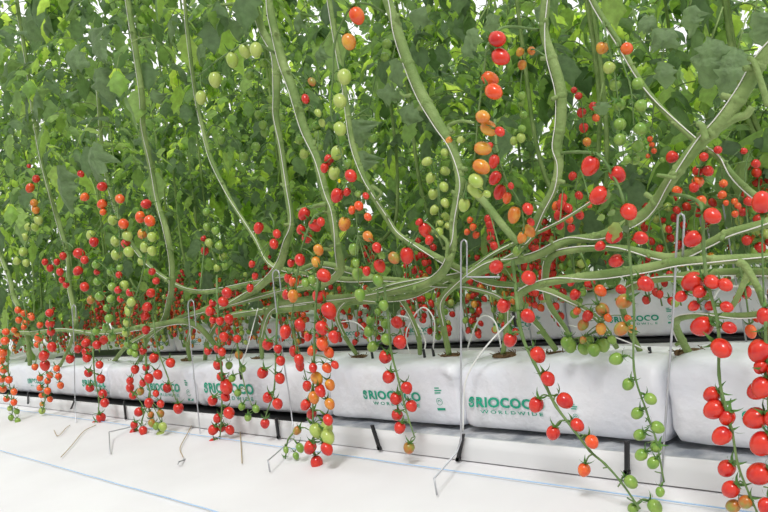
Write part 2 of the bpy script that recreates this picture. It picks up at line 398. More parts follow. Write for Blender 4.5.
# ---------------------------------------------------------------- tomatoes
def tomato_mesh(col, fat):
    b = MB(); n, k = 16, 12
    for i in range(k+1):
        g = math.pi*i/k; z = -.5+.5*math.cos(g) ; r = .5*fat*math.sin(g)*(1+.10*math.cos(g))   # top at 0, tip at -1
        if i == 0: z = -.03
        for j in range(n):
            a = 2*math.pi*j/n; rr = r*(1+.022*math.cos(5*a))
            b.v.append((rr*math.cos(a), rr*math.sin(a), z-.02*(i == 1)))
    for i in range(k):
        for j in range(n): b.f.append((i*n+j, (i+1)*n+j, (i+1)*n+(j+1) % n, i*n+(j+1) % n)); b.m.append(0)
    b.tube([(0, 0, -.05), (0, 0, .10)], .035, 6, 1)
    for q in range(5):
        a = 2*math.pi*q/5+.3*q; c, s = math.cos(a), math.sin(a); R = fat*.5
        vs = []
        for t, w, h in ((0, .07, .01), (.35, .10, .02), (.75, .07, .08), (1.05, .035, .20), (1.3, 0.004, .38)):
            for sg in (-1, 1): vs.append((c*R*t*1.05-s*w*sg, s*R*t*1.05+c*w*sg, h+.02-.10*t*t*(t < .6)))
        for sg in (-1, 1): pass
        n0 = len(vs); b.add(vs, [(2*e, 2*e+1, 2*e+3, 2*e+2) for e in range(4)], 1)
    return b.mesh('tomato', [M[col], M['calyx']])
TM = {}
def tomesh(col, fat):
    k = (col, round(fat, 2))
    if k not in TM: TM[k] = tomato_mesh(*k)
    return TM[k]
def fruit(truss, to, top, axis, L, col, fat, label=True):
    o = bpy.data.objects.new('tomato', tomesh(col, fat)); C.objects.link(o); o.parent = truss
    q = (-V(axis)).to_track_quat('Z', 'Y')
    o.rotation_mode = 'QUATERNION'; o.rotation_quaternion = q @ Matrix.Rotation(random.uniform(0, 6.3), 3, 'Z').to_quaternion()
    o.location = top-to; o.scale = (L, L, L)
    if label: o['label'] = FR[col]
    return o
def parse(s):
    out = []
    for w in s.split():
        x, y, d, c = w.split(','); out.append((float(x), float(y), float(d), c))
    return out
def truss(plant, rach, Y, fruits, fat=.82, w=3.0, jit=.018, label=None, k=1.05, Y0=None, side=.75):
    """a hanging fruit truss: rachis drawn through the points, fruits at their spots"""
    fs = parse(fruits); base = plant.location
    n = len(rach)
    r3 = smooth([at(p[0], p[1], p[2] if len(p) > 2 else (Y if Y0 is None else Y0+(Y-Y0)*min(1, i/2))) for i, p in enumerate(rach)], 5)
    to = r3[0].copy()
    r0 = w*.5*px(rach[0][0], rach[0][1], Y)
    b = MB(); N = len(r3); b.tube(sub(r3, to), [r0*(1-.55*i/N)*(1+.25*(i % 5 == 0)) for i in range(N)], 7)
    tr = link('fruit_truss', None if False else bpy.data.meshes.new('x'), plant, to-base)
    for (x, y, d, c) in fs:
        sz = d*px(x, y, Y); cen = at(x, y, Y+random.uniform(-jit, jit))
        L = sz*k
        best = None
        for i, p in enumerate(r3):
            dd = (p-cen).length+ (.5*max(0, cen.z+.25*L-p.z)) 
            if best is None or dd < best[0]: best = (dd, i)
        j = r3[best[1]]
        ax = (cen-j); ax.y *= .6
        if ax.length > 1e-4: ax.normalize()
        ax = (ax*side+V((0, 0, -1))*(1.5-side)+V((random.uniform(-.2, .2), random.uniform(-.3, .1), 0))).normalized()
        top = cen-ax*L*.5
        kn = j.lerp(top, .55)+V((0, 0, .35*L*.5))
        if (j-top).length < 6*L: b.tube(sub(smooth([j, kn, top], 3), to), r0*.42, 5)
        fruit(tr, to, top, ax, L, c, fat)
    # bare pedicel stubs near the tip
    for i in range(3):
        p = r3[-2-i*4] if N > 12 else r3[-1]; b.tube(sub([p, p+V((random.uniform(-.02, .02), -.005, random.uniform(-.01, .012)))], to), r0*.35, 4)
    old = tr.data; tr.data = b.mesh('fruit_truss', [M['truss']]); bpy.data.meshes.remove(old)
    if label: tr['label'] = label
    return tr
# ---------------------------------------------------------------- leaves
def leaflet(b, o, d, up, L, W, n=5, droop=.9, fold=.25, curl=0, lobes=3, mi=0):
    d = V(d).normalized(); s = d.cross(V(up)); s = s.normalized() if s.length > 1e-3 else d.orthogonal().normalized()
    u = s.cross(d).normalized(); p = V(o); rows = []; ang = 0
    for i in range(n+1):
        t = i/n; w = W*.5*(math.sin(math.pi*min(1, (t*.93+.05))**.72))*(1+.30*math.cos(lobes*2*math.pi*t+1.0)) if i < n else 0
        dd = d*math.cos(ang)-u*math.sin(ang); uu = u*math.cos(ang)+d*math.sin(ang)
        f = fold*(1+.3*math.sin(t*9)); h = -w*f
        rows.append((p+s*w+uu*h, p+s*w*.5+uu*(h*.15+.02*W), p.copy(), p-s*w*.5+uu*(h*.15+.02*W), p-s*w+uu*h+uu*curl*w))
        p = p+dd*(L/n); ang += droop/n*(1+.5*t)
    vs = [v for r in rows for v in r]
    b.add(vs, [(i*5+j, i*5+j+1, (i+1)*5+j+1, (i+1)*5+j) for i in range(n) for j in range(4)], mi)
def compound(b, o, az, L, R, elev=.3, n=4, mi=0, stem_mi=1, size=1.0):
    """one compound tomato leaf: arching petiole with pairs of leaflets"""
    h = V((math.cos(az), math.sin(az), 0)); pts = []; p = V(o); e = elev
    for i in range(7):
        pts.append(p.copy()); p = p+(h*math.cos(e)+V((0, 0, 1))*math.sin(e))*(L/6); e -= .30+R.uniform(-.08, .12)
    b.tube(pts, [.0035*(1-.1*i) for i in range(7)], 4, stem_mi, cap=False)
    s = V((-h.y, h.x, 0))
    for i, k in ((2, .8), (4, 1.0), (5, .6)):
        t = (pts[i]-pts[i-1]).normalized()
        for sg in (-1, 1):
            ll = L*R.uniform(.30, .42)*k*size
            leaflet(b, pts[i]+t*R.uniform(-.01, .02), (s*sg+t*.6+V((0, 0, R.uniform(-.7, .15)))), V((0, 0, 1))+s*sg*R.uniform(-.4, .3), ll, ll*R.uniform(.5, .68), n, R.uniform(.3, 1.9), R.uniform(.1, .9), R.uniform(-.4, .6))
    t = (pts[6]-pts[5]).normalized(); ll = L*R.uniform(.36, .5)*size
    leaflet(b, pts[6], t, V((0, 0, 1))+h*.2, ll, ll*.62, n, R.uniform(.1, .8), R.uniform(.1, .5), 0)
def foliage_mesh(seed, z0, z1, count, spread, lsize=.30, n=4, power=.8, size=1.0):  # power > 1: denser low down
    R = random.Random(seed); b = MB()
    for i in range(count):
        z = z0+(z1-z0)*(R.random()**power); a = R.uniform(0, 6.283); rr = R.uniform(0, spread*.55)
        c = V((math.cos(a+R.uniform(-1, 1))*rr, math.sin(a)*rr*.7, z))
        compound(b, c, a, lsize*R.uniform(.7, 1.2), R, R.uniform(-.1, .7), n, size=size)
    return b.mesh('foliage', [M['leaf'], M['stem']])
# ---------------------------------------------------------------- front-row tomato plants
STEMP = {}
def plant(label, pix, Ys, widths, root=True, twine=True, group=None):
    """pix: points from root to top (x, y), Ys: matching depths or None"""
    n = len(pix); ctrl = []; wr_ = []
    for i, (x, y) in enumerate(pix):
        Y = Ys[i] if hasattr(Ys, '__len__') else Ys
        ctrl.append(at(x, y, Y)); wr_.append(.5*(widths[i] if hasattr(widths, '__len__') else widths)*px(x, y, Y))
    base = V((ctrl[0].x, ctrl[0].y, ctrl[0].z))
    t = thing('tomato_plant', base, label, 'tomato plant', group)
    S = smooth(ctrl, 6); R = []
    for i in range(len(S)):
        k = i/6; a = int(min(k, n-1)); c = min(a+1, n-1); R.append(.86*(wr_[a]+(wr_[c]-wr_[a])*(k-a))*(1+.10*noise.noise(S[i]*9)))
    b = MB(); b.tube(sub(S, base), R, 10)
    for i in range(5, len(S)-3, 7):      # leaf scars: short cut petiole stubs
        d = V((random.uniform(-1, 1), random.uniform(-.8, .1), random.uniform(-.3, .6))).normalized(); p = S[i]-base
        L = R[i]*random.uniform(1.8, 2.8); b.tube([p, p+d*R[i]*1.1, p+d*L], [R[i]*.62, R[i]*.5, R[i]*.46], 7)
        b.tube([p-(S[i+1]-S[i-1]).normalized()*R[i]*.8, p, p+(S[i+1]-S[i-1]).normalized()*R[i]*.8], [R[i]*.9, R[i]*1.2, R[i]*.9], 9)
    link('main_stem', b.mesh('main_stem', [M['stem']]), t)
    if twine:
        pts = []
        for i in range(len(S)):
            if i < 6: continue
            tn = (S[min(i+1, len(S)-1)]-S[i-1]).normalized(); s = tn.cross(V((0, 1, 0))).normalized(); q = s.cross(tn)
            a = i*.13+1.0+len(S); vv = q if q.y < 0 else -q
            off = s*math.sin(a)*.85+vv*(.75+.35*math.cos(a))
            pts.append(S[i]+off.normalized()*(R[i]*1.08+.001)-base)
        b = MB(); b.tube(pts, .0013, 4); link('support_twine', b.mesh('support_twine', [M['twine']]), t)
    return t
def rz(n, a, b): return [a+(b-a)*i/(n-1) for i in range(n)]
BY = 1.5  # bundle depth
pl = {}
pl['C'] = plant('tomato plant whose very thick stem rises steeply to the upper right corner',
  [(449, 354), (443, 324), (441, 302), (454, 286), (486, 265), (515, 261), (540, 254), (567, 241), (600, 236), (636, 220), (654, 205), (670, 181), (698, 145), (724, 119), (745, 90), (762, 60), (790, 20), (830, -40)],
  [1.6, 1.57, 1.53, 1.48, 1.45, 1.45, 1.45, 1.45, 1.45, 1.43, 1.42, 1.4, 1.4, 1.4, 1.4, 1.4, 1.4, 1.4], [7, 7, 8, 9, 10, 10, 10, 10, 11, 14, 14, 15, 16, 17, 16, 16, 16, 15])
pl['B'] = plant('tomato plant with thick stem rising to the top, right of centre, with long fruiting trusses',
  [(357, 355), (344, 335), (337, 315), (346, 300), (372, 291), (400, 284), (452, 277), (486, 270), (510, 258), (530, 236), (542, 210), (554, 188), (559, 165), (557, 147), (561, 122), (561, 90), (552, 58), (544, 30), (546, -5), (550, -60)],
  [1.6, 1.58, 1.55, 1.5, 1.5, 1.5, 1.5, 1.48, 1.45, 1.43, 1.4, 1.4, 1.4, 1.4, 1.4, 1.4, 1.4, 1.4, 1.4, 1.4], [5, 5, 6, 7, 7, 8, 9, 9, 9, 10, 10, 10, 11, 12, 12, 12, 12, 11, 11, 10])
pl['A'] = plant('tomato plant with thick stem leaning from top centre down to the tall wire hook',
  [(262, 358), (262, 335), (272, 308), (300, 301), (356, 297), (400, 290), (430, 282), (446, 268), (453, 245), (453, 222), (457, 199), (460, 178), (452, 147), (439, 124), (421, 92), (407, 58), (396, 25), (386, -5), (372, -60)],
  [1.6, 1.58, 1.52, 1.5, 1.48, 1.47, 1.46, 1.42] + [1.4]*11, [5, 6, 8, 9, 9, 10, 10, 9, 9, 9, 10, 11, 11, 12, 12, 12, 11, 11, 10])
pl['E'] = plant('tomato plant with the thicker right stem of the crossing pair, upper left of centre',
  [(190, 360), (188, 340), (200, 312), (234, 303), (288, 290), (320, 285), (338, 275), (341, 263), (336, 240), (331, 212), (325, 194), (317, 160), (305, 130), (294, 92), (283, 62), (275, 30), (268, -5), (262, -60)],
  [1.6, 1.58, 1.53, 1.5, 1.48, 1.45, 1.42, 1.4] + [1.38]*10, [5, 5, 6, 8, 8, 8, 8, 9, 9, 10, 10, 10, 10, 10, 10, 9, 9, 8])
pl['F'] = plant('tomato plant with the slimmer left stem of the crossing pair, upper left of centre',
  [(140, 361), (150, 336), (180, 318), (220, 307), (248, 294), (262, 285), (279, 267), (287, 242), (291, 220), (286, 186), (281, 148), (276, 116), (277, 91), (275, 55), (262, 28), (252, -5), (246, -50)],
  [1.6, 1.58, 1.53, 1.5, 1.48, 1.45] + [1.42]*11, [5, 5, 6, 7, 8, 8, 9, 8, 8, 8, 8, 8, 8, 8, 8, 8, 8])
pl['G'] = plant('tomato plant whose thin stem slants across dark leaves toward the central-left hook',
  [(503, 354), (507, 322), (503, 300), (470, 288), (440, 286), (390, 279), (345, 279), (300, 272), (270, 264), (254, 237), (234, 206), (226, 191), (213, 163), (205, 137), (196, 95), (190, 50), (185, 5), (182, -40)],
  [1.6, 1.57, 1.53, 1.5, 1.52, 1.53, 1.52, 1.5] + [1.5]*10, [6, 6, 6, 6, 6, 6, 6, 6, 6, 5, 5, 5, 5, 4, 4, 4, 4, 4])
pl['H'] = plant('tomato plant with one long slender stem rising through the leaves on the left side',
  [(112, 364), (128, 345), (160, 325), (170, 300), (172, 284), (172, 263), (167, 232), (157, 202), (150, 163), (143, 129), (142, 95), (136, 50), (128, 0), (122, -40)],
  [1.6, 1.57, 1.53, 1.5] + [1.42]*10, [5, 5, 6, 6, 6, 6, 7, 7, 7, 7, 7, 6, 6, 6])
pl['I'] = plant('tomato plant with thin stem descending behind the red and lime fruit at far left',
  [(60, 366), (70, 345), (76, 320), (70, 289), (68, 258), (62, 232), (52, 201), (42, 165), (34, 120), (28, 70), (20, 20), (14, -20)], 1.5, [4, 4, 5, 5, 5, 5, 5, 5, 5, 4, 4, 4])
pl['J'] = plant('tomato plant at the left edge with orange fruit hanging by the far bags',
  [(30, 365), (28, 340), (20, 310), (14, 297), (10, 279), (0, 255), (-8, 225), (-14, 190)], 1.5, 5)
pl['K'] = plant('tomato plant whose stem slants from top centre down right behind the tall wire hook',
  [(617, 348), (606, 330), (594, 316), (572, 302), (540, 288), (490, 282), (455, 266), (434, 255), (400, 236), (387, 218), (372, 194), (363, 175), (352, 140), (345, 90), (336, 40), (328, -10), (322, -40)],
  [1.6, 1.58, 1.55, 1.5, 1.48, 1.5] + [1.48]*11, [6, 7, 7, 7, 7, 7, 7, 7, 7, 7, 7, 7, 6, 5, 5, 5, 5], )
pl['L'] = plant('tomato plant with thick level stem in the lower bundle carrying the long diagonal red truss',
  [(556, 350), (540, 328), (524, 308), (520, 295), (535, 286), (560, 280), (600, 275), (646, 268), (677, 262), (714, 260), (768, 258), (830, 256)],
  [1.6, 1.57, 1.5, 1.42] + [1.38]*8, [7, 7, 8, 8, 9, 10, 11, 11, 11, 11, 11, 11])
pl['Q'] = plant('tomato plant with level stem in the upper bundle reaching the large ripe tomatoes at right',
  [(575, 352), (566, 330), (548, 300), (548, 262), (568, 251), (620, 248), (672, 257), (711, 242), (729, 233), (768, 223), (830, 205)],
  [1.62, 1.6, 1.55, 1.5] + [1.44]*7, [6, 6, 7, 8, 8, 8, 9, 10, 11, 11, 11])
pl['O'] = plant('tomato plant curving out of the right bag with a short level stem above it',
  [(690, 355), (681, 338), (676, 322), (690, 316), (724, 316), (758, 314), (800, 305), (850, 290)], [1.6, 1.57, 1.52, 1.45, 1.42, 1.4, 1.4, 1.4], [9, 9, 8, 7, 7, 7, 7, 7])
pl['D'] = plant('tomato plant with slim stem running diagonally from top down to the right edge',
  [(880, 395), (870, 330), (840, 260), (800, 222), (775, 206), (755, 195), (735, 177), (719, 158), (703, 147), (677, 124), (654, 100), (637, 75), (620, 44), (596, 6), (580, -30)],
  [1.6, 1.55, 1.5, 1.45] + [1.5]*11, [8, 8, 8, 8, 8, 8, 7, 7, 7, 7, 7, 6, 6, 6, 6])
pl['S'] = plant('tomato plant running low and level through the far left stem bundle',
  [(225, 362), (215, 345), (190, 322), (150, 326), (100, 333), (60, 330), (20, 333), (-40, 325)], [1.6, 1.58, 1.5, 1.48, 1.48, 1.48, 1.48, 1.48], [5, 6, 7, 7, 6, 5, 5, 5])
pl['U'] = plant('tomato plant with level stem low in the bundle behind the loop of the left-centre hook',
  [(205, 361), (208, 340), (225, 318), (260, 312), (300, 308), (340, 303), (380, 300), (410, 296), (430, 288), (470, 268), (500, 250), (560, 222), (610, 190)], [1.62, 1.6, 1.58]+[1.56]*7+[1.6, 1.7, 1.8], [5, 6, 7, 8, 8, 8, 8, 7, 7, 6, 5, 3, 2.5])
pl['W'] = plant('tomato plant with level stem along the top of the bundle left of the tall hook',
  [(420, 354), (418, 335), (405, 305), (385, 284), (350, 270), (318, 264), (290, 275), (250, 284), (200, 292), (168, 280), (140, 255), (118, 215), (104, 160), (98, 90)], [1.62, 1.6, 1.58]+[1.55]*11, [5, 6, 6, 7, 7, 7, 7, 6, 6, 5, 5, 4, 4, 4])
pl['X'] = plant('tomato plant with level stem behind the slanted hook, under the large fruit',
  [(640, 351), (630, 330), (622, 300), (640, 284), (680, 276), (720, 272), (768, 272), (830, 275)], [1.62, 1.6, 1.55]+[1.5]*5, [7, 7, 8, 8, 9, 9, 9, 9])
# side branches
def branch(p, pix, Y, w, name='side_shoot'):
    pts = [at(q[0], q[1], Y) for q in pix]; o = pts[0].copy(); b = MB(); S = smooth(pts, 5); r = .5*w*px(*pix[0], Y)
    b.tube(sub(S, o), [r*(1-.3*i/len(S)) for i in range(len(S))], 8)
    return link(name, b.mesh(name, [M['stem']]), p, o-p.location)
branch(pl['A'], [(459, 180), (472, 190), (485, 203), (505, 228), (519, 244)], 1.42, 9)
branch(pl['A'], [(452, 132), (449, 125), (462, 121), (474, 123)], 1.38, 4)
branch(pl['A'], [(411, 95), (404, 96), (400, 92)], 1.36, 4)
branch(pl['A'], [(453, 255), (447, 258), (446, 240), (425, 228)], 1.38, 5)
branch(pl['C'], [(718, 128), (735, 118), (746, 115), (752, 107)], 1.4, 10)
branch(pl['C'], [(706, 140), (702, 126), (697, 124)], 1.38, 8)
branch(pl['C'], [(676, 178), (664, 176), (657, 175)], 1.38, 5)
branch(pl['D'], [(768, 106), (762, 85), (754, 62), (748, 58)], 1.38, 7)
branch(pl['Q'], [(738, 262), (745, 266), (758, 288), (764, 305)], 1.36, 9)
branch(pl['E'], [(325, 204), (312, 207), (298, 210)], 1.36, 5)
branch(pl['E'], [(331, 250), (322, 250), (315, 265), (312, 290)], 1.34, 4)
branch(pl['K'], [(372, 186), (381, 193), (376, 200)], 1.46, 4)
branch(pl['F'], [(252, 5), (235, 4), (222, 5), (208, 6)], 1.4, 4)
branch(pl['O'], [(750, 268), (736, 300), (724, 316)], 1.44, 7)
# ---------------------------------------------------------------- the traced trusses
T = truss
T(pl['B'], [(538, 30, 1.4), (515, 27, 1.3), (500, 29, 1.22), (488, 45), (484, 70), (478, 117), (475, 155), (469, 176), (463, 198)], 1.18,
  "497.6,39,20,R 501,57,21,R 490,78.6,18,O 494,91.7,20,O 483,117,17,Y 489,128.5,19,Y 500,131.7,12,R 483,148.6,18,Y 481.5,167,19,Y 476,181,17,L 475.5,189.5,19,L 487,194,9,L 464,205,15,L 461,139.5,10,L 449,140,8,Y", .74, 3.2, side=1.2, label='truss grading from red above to pale green below')
T(pl['B'], [(495, 120, 1.4), (497, 150), (506, 180), (518, 200), (524, 225), (519, 250)], 1.3,
  "494,161.6,14,R 489,146,9,R 495,178,15,R 499.5,192,16,R 507,198,12,O 514,215,17,Y 528,209,14,R 529,231,15,Y 522,238,13,Y 517,251,12,G 511,186,8,R 531,222,9,R", .72, 3)
T(pl['B'], [(562, 153, 1.4), (578, 152, 1.32), (598, 155), (611, 172), (622, 196), (627, 224), (630, 260), (634, 310), (634, 370), (646, 410), (656, 440), (664, 482)], 1.25,
  "590,166,20,R 617.5,174.6,18,R 599,195.5,20,R 629,212,18,R 614,236,17,R 641,238,15,R 616,261,15,R 600,246,11,R 646,284,17,R 623.5,301.7,17,B 621,329,15,B 616,359,14,G 628,384.5,13,G 650.6,399,13,G 637,413.5,13,G 657.6,427.5,14,G 639.5,435,13,G 656,447,13,G 641,455,13,G 653,463,13,G 660,492,10,G 632,329,10,Y", .84, 3.4, side=1.15, label='very long truss, red above and green at its lower end')
T(pl['L'], [(513, 262, 1.4), (517, 300), (522, 335), (534, 362), (545, 384), (556, 406), (574, 430), (590, 451), (605, 464), (621, 482), (640, 509)], 1.27,
  "496,267,15,R 529,278,16,R 503.6,305.6,15,R 528,316,15,R 510,340,15,R 537.6,355,17,R 548,379,15,R 565,400.7,17,R 536,405,16,R 577.5,425,14,R 553,433,15,R 592,442,14,O 584,470,14,O 631,482,14,G 633,509,12,G 655,507,15,G", .87, 4, label='long diagonal truss of evenly spaced red tomatoes')
T(pl['C'], [(671, 194, 1.42), (688, 197, 1.35), (702, 207), (703, 240), (707, 280), (718, 325), (719, 375), (725, 405), (732, 431), (738, 465), (750, 496), (757, 512)], 1.24,
  "712.5,216,18,R 692.5,239,18,R 692.5,282,23,R 712,282,16,R 701.6,326.4,23,R 721.6,348.5,22,R 681,296.5,13,R 699.5,292,14,R 694,306,12,R 725.5,285,15,R 727,307,13,R 729.5,327.7,14,R 710,306,12,R 711.7,394.6,18,R 714,409.6,22,R 727,417.5,18,R 721.6,436,20,R 726.5,468.6,19,R 730.6,489.4,19,R 733,506,15,B 745.5,502,15,B", .82, 4.2, side=1.2, label='heavy truss of large glossy red tomatoes')
T(pl['Q'], [(760, 292, 1.36), (765, 312), (766, 345), (768, 390), (769, 440), (770, 500)], 1.24,
  "764.6,316,17,R 759.4,351,24,R 760.7,367,15,R 762,387.6,22,R 757,391,20,R 755,418.5,24,R 762,444,26,R 759,474,25,R 766,506,17,R 762,202,22,R 777,330,22,R 779,372,22,R 777,420,24,R", .84, 4.4, side=1.1, label='right edge truss of the largest red tomatoes')
T(pl['O'], [(740, 268, 1.5), (745, 290), (749, 320), (750, 330)], 1.45, "746,292.5,14,R 751,331.6,14,O 737,299,10,R 756,318,10,R", .72, 2.4)
T(pl['E'], [(275, 53, 1.38), (262, 46, 1.33), (247, 43), (232, 51), (218, 60), (206, 70), (198, 76)], 1.3, "256,50,16,L 245,51,15,L 232.5,60,16,L 215,80,16,L 201,97.7,14,L", .74, 3.2, label='drooping truss of pale lime tomatoes at top')
T(pl['A'], [(384, 12, 1.4), (368, 4, 1.35), (353, 5), (343, 21), (335, 42), (333, 75), (331, 112), (338, 140), (347, 175), (354, 200), (358, 235)], 1.27,
  "357,16,18,O 349,42,17,Y 344.5,77,17,L 340,101,16,L 340,129,15,L 337,153,15,L 334,173,14,L 329,160,12,R 324.5,168,10,R 351,176,14,R 337,195.5,15,R 347,192,9,R 359,206,11,O 352,210,9,O 368,217,9,O 358,194,8,G 366,196,8,R 344.5,224,15,Y 368,236.5,12,Y 354,249,13,G 377,247.7,11,R 357.5,274,13,G 378,280,13,G 379.7,266,14,R 366.7,271,10,R 360,295,13,G 383.6,305.5,11,G 394,258,13,B 356,263,9,G 382,255.5,8,G", .8, 2.8, label='long truss hanging beside the white string')
T(pl['E'], [(291, 73, 1.4), (303, 88), (304, 104)], 1.38, "305.5,99,11,R 312,82,10,B 318,113,9,L 322,123,9,L", .7, 2)
T(pl['E'], [(325, 212, 1.38), (315, 216), (309, 228), (302, 248), (298, 270), (295, 295), (291, 320)], 1.3,
  "304,214,14,R 315,225.6,14,R 321,222,10,R 301,229.5,11,R 307,238,13,R 300,260,13,R 291,263,9,R 318.5,250,12,Y 316,262,11,Y 288.5,278,11,R 294,282,13,O 293,296,13,Y 287,294.6,12,R 305.5,283,10,G 312,280,10,G 300,325,13,R 285.4,332,14,R 294,351,12,R 299,360,12,R 300,366,11,R 307,386,11,R", .78, 3)
T(pl['F'], [(270, 214, 1.42), (274, 224), (272, 240)], 1.38, "258.6,228,12,R 274,244,11,R 277,234,10,R 255,276,8,R 252,264,8,R 250,288,9,R", .78, 2)
T(pl['E'], [(322, 262, 1.38), (318, 280), (315.5, 312), (314, 364), (313, 393), (313, 420), (314, 440), (314, 452)], 1.24,
  "324,275.6,16,R 319.5,296.5,17,R 329,311,18,R 322,328,15,R 334,337,13,R 322.4,344,14,O 312,351,12,O 329,352.5,12,O 327,368,11,O 317,378.5,14,Y 330,385,12,Y 320,390,12,R 313,368,10,R 305.5,405,12,R 314,397.6,13,Y 320.6,391.6,12,R 329.7,404,12,Y 311.5,414,12,R 328,420,12,R 297,430.7,10,B 316.7,430.7,16,L 327,427,14,L 328,437,16,L 310,447.6,15,R 327,449,14,R 316.7,463,15,R 320,336,11,R 308,337,10,R 335,365,9,R", .8, 3, label='dense mixed red, orange and lime truss reaching the floor')
T(pl['G'], [(294, 432, 1.28), (288, 440), (286, 452), (285, 466)], 1.26, "300,448,10,G 296,456,8,G 286,450,7,G 285,459.6,8,G 285.4,468,8,G", .75, 2)
T(pl['F'], [(278, 290, 1.5), (277, 320), (276, 350), (274, 390), (267, 412), (265, 420)], 1.36, "267.7,344.6,12,R 280.7,361,10,R 262.5,373,12,R 280,378.5,11,R 267.7,397.6,11,R 277.6,404,11,R 265,423.6,10,R 278,349,9,R", .9, 2.4)
T(pl['G'], [(217, 276, 1.5), (217, 286), (219.5, 338), (222, 390), (221, 425), (219, 445)], 1.34,
  "227,293,11,R 223.4,301.7,11,R 210.4,311,11,R 229,319,10,R 220,321,9,R 219.5,331,9,R 224,337,10,R 218,348.5,10,R 208,351,9,R 218,365,11,R 221,376.7,10,R 226.6,387.6,14,R 225.5,397,10,R 212.5,400.7,11,R 229,413,12,R 217.7,418.4,10,R 213,430,11,R 230,430,10,R 221.6,428,9,R 212.5,443,9,R 222.4,448,11,R 213,303,9,R 213,320,8,R 226,385,12,R 222,352,9,R", .88, 2.6, label='dense red truss hanging almost to the floor')
T(pl['G'], [(234, 330, 1.5), (238, 350), (240, 365), (246, 390), (254, 410)], 1.36, "237,339,9,R 229,365.5,8,G 239,355,9,B 242.4,369,8,G 232,378.5,8,G 237.8,393,8,G 241.7,406.7,8,G 256,409,8,G 248,417.7,8,G", .88, 1.8, label='thin truss of small green tomatoes')
T(pl['F'], [(207, 446, 1.3), (204, 453), (203, 462)], 1.29, "205,451,5,G 211,451.6,6,G 203,458,6,G 198,463,8,G 205.5,464.6,7,G", .85, 1.4)
T(pl['H'], [(152, 300, 1.45), (154, 325), (158, 350), (166, 372), (176, 400)], 1.33, "154,358,10,R 170.6,363,10,R 167.4,388,10,R 178.4,408.5,11,R 145,316,9,R 146,330,9,R 151,293,10,R 147,307,10,R 152,271.7,8,R 156,281,8,R 143,351,8,R", .9, 2)
T(pl['H'], [(145, 340, 1.45), (146, 360), (146, 380), (150, 395), (142, 420), (139, 440), (134, 452)], 1.3,
  "158,374.7,10,R 135,369.5,9,R 146,367.7,8,R 149,378.6,10,R 130,381,8,R 130,388,9,R 133,395.5,9,R 140.6,391.6,8,B 143,383,8,R 156,393.7,7,R 149,403,10,R 160.7,404,8,R 138.8,412,10,R 151,415,7,B 160.7,413.7,8,B 151.8,423,8,B 162.8,426.8,9,L 160.7,435,9,L 134,425,8,R 143,430.7,9,R 133.6,432.8,9,R 142,442,10,R 133.6,450,8,R 156,426,8,G", .88, 2.2, label='bushy red truss with brownish green lower fruit')
T(pl['I'], [(92, 330, 1.45), (93, 350), (95, 380), (99, 400), (97, 425)], 1.33, "99.5,365,8,R 88.5,373,9,R 101,379,9,R 90,388,9,R 103,394,9,R 104.7,403,9,R 101,417.7,10,R 96,425.5,10,R 86,352,9,R 87,358,9,R 70,359,9,R 97,345,9,R 104,340,9,R 86,343,9,R 78,349,8,R", .92, 2)
T(pl['I'], [(50, 300, 1.45), (50, 320), (50, 340), (46, 360), (42, 366)], 1.2, "49.5,313,9,R 50,324,10,R 51,332,9,R 39,337.7,10,O 52,347,10,R 44,355.7,11,R 45,365.6,11,R 40,325,7,O", .85, 2)
T(pl['J'], [(8, 320, 1.45), (8, 350), (9, 380), (12, 400), (12, 425)], 1.2, "5,341,9,O 3,352.5,10,O 4,369.5,9,O 9,380,8,O 2,379,8,O 3,389,8,O 14,392,7,O 6.5,399,7,O 14,402.5,7,O 10,408.5,6,L 17,411.6,6,G 11,417.6,6,G 17.7,421,6,G 2,424,6,G 13,428,6,G 1,360,9,O 6,332,8,O", .88, 1.6, label='orange truss at the picture edge ending in green')
T(pl['J'], [(38, 340, 1.45), (42, 360), (48, 380), (45, 400), (42, 412)], 1.3, "35,367,7,O 56.7,368.7,7,O 50,375.5,7,O 40,378,7,O 47.6,381,7,O 58.6,376.7,7,O 60.6,385.6,7,O 40,388,7,O 47.6,391,7,O 41.6,395.5,6,O 50,399.4,6,O 42,411,7,L 42,404,5,Y", .9, 1.6)
T(pl['J'], [(22, 290, 1.5), (25, 310), (28, 330)], 1.42, "18,310,7,O 24,313,7,O 31,316,7,O 19,320,7,O 26,323,7,O 32,318,6,O 17,334,6,Y 24,327,6,O 37,345,6,O 14,330,6,O", .9, 1.4)
T(pl['H'], [(118, 196, 1.45), (118, 215), (120, 240), (118, 265), (112, 300), (108, 320), (110, 338)], 1.3,
  "113,220,11,L 116,241,12,L 127.6,236,11,L 129,252,11,L 116.7,254.7,12,L 91,235,10,L 123.7,224,11,O 102,186.5,10,R 84.6,197,9,O 102,204,10,O 120,199,10,O 103,212,7,O 126,244,10,R 94,242,10,R 96,264.6,9,G 111,272,9,G 124.5,285.5,10,L 97.6,281.6,9,G 112,287,9,G 99.7,296.4,10,G 111,299,9,G 107,308,8,G 109,318.6,9,G 106,328,8,G 112,337.6,9,G 96,331.6,8,G 91,300,9,B 97,272,7,R 120,268,7,G 119,275,7,R", .88, 2, label='lime green truss with a few orange fruit on top')
T(pl['H'], [(150, 196, 1.42), (147, 215), (148, 240), (145, 262), (138, 290), (131, 310), (128, 340), (132, 354)], 1.28,
  "140.6,217,12,O 150,221,12,O 146,204,11,R 142.5,234,11,Y 152,237,10,L 145,247,11,L 152,251,10,L 142,261,10,L 131.5,302,10,L 129,309,10,L 129,312,9,L 127,322.5,9,L 126,333,9,L 127.6,344.6,8,G 135,354,8,G 130,292.5,9,R 120.6,299,8,R 118,290,8,R 135,347,7,G 130,352,7,G", .86, 2, label='truss with orange fruit above and lime fruit below')
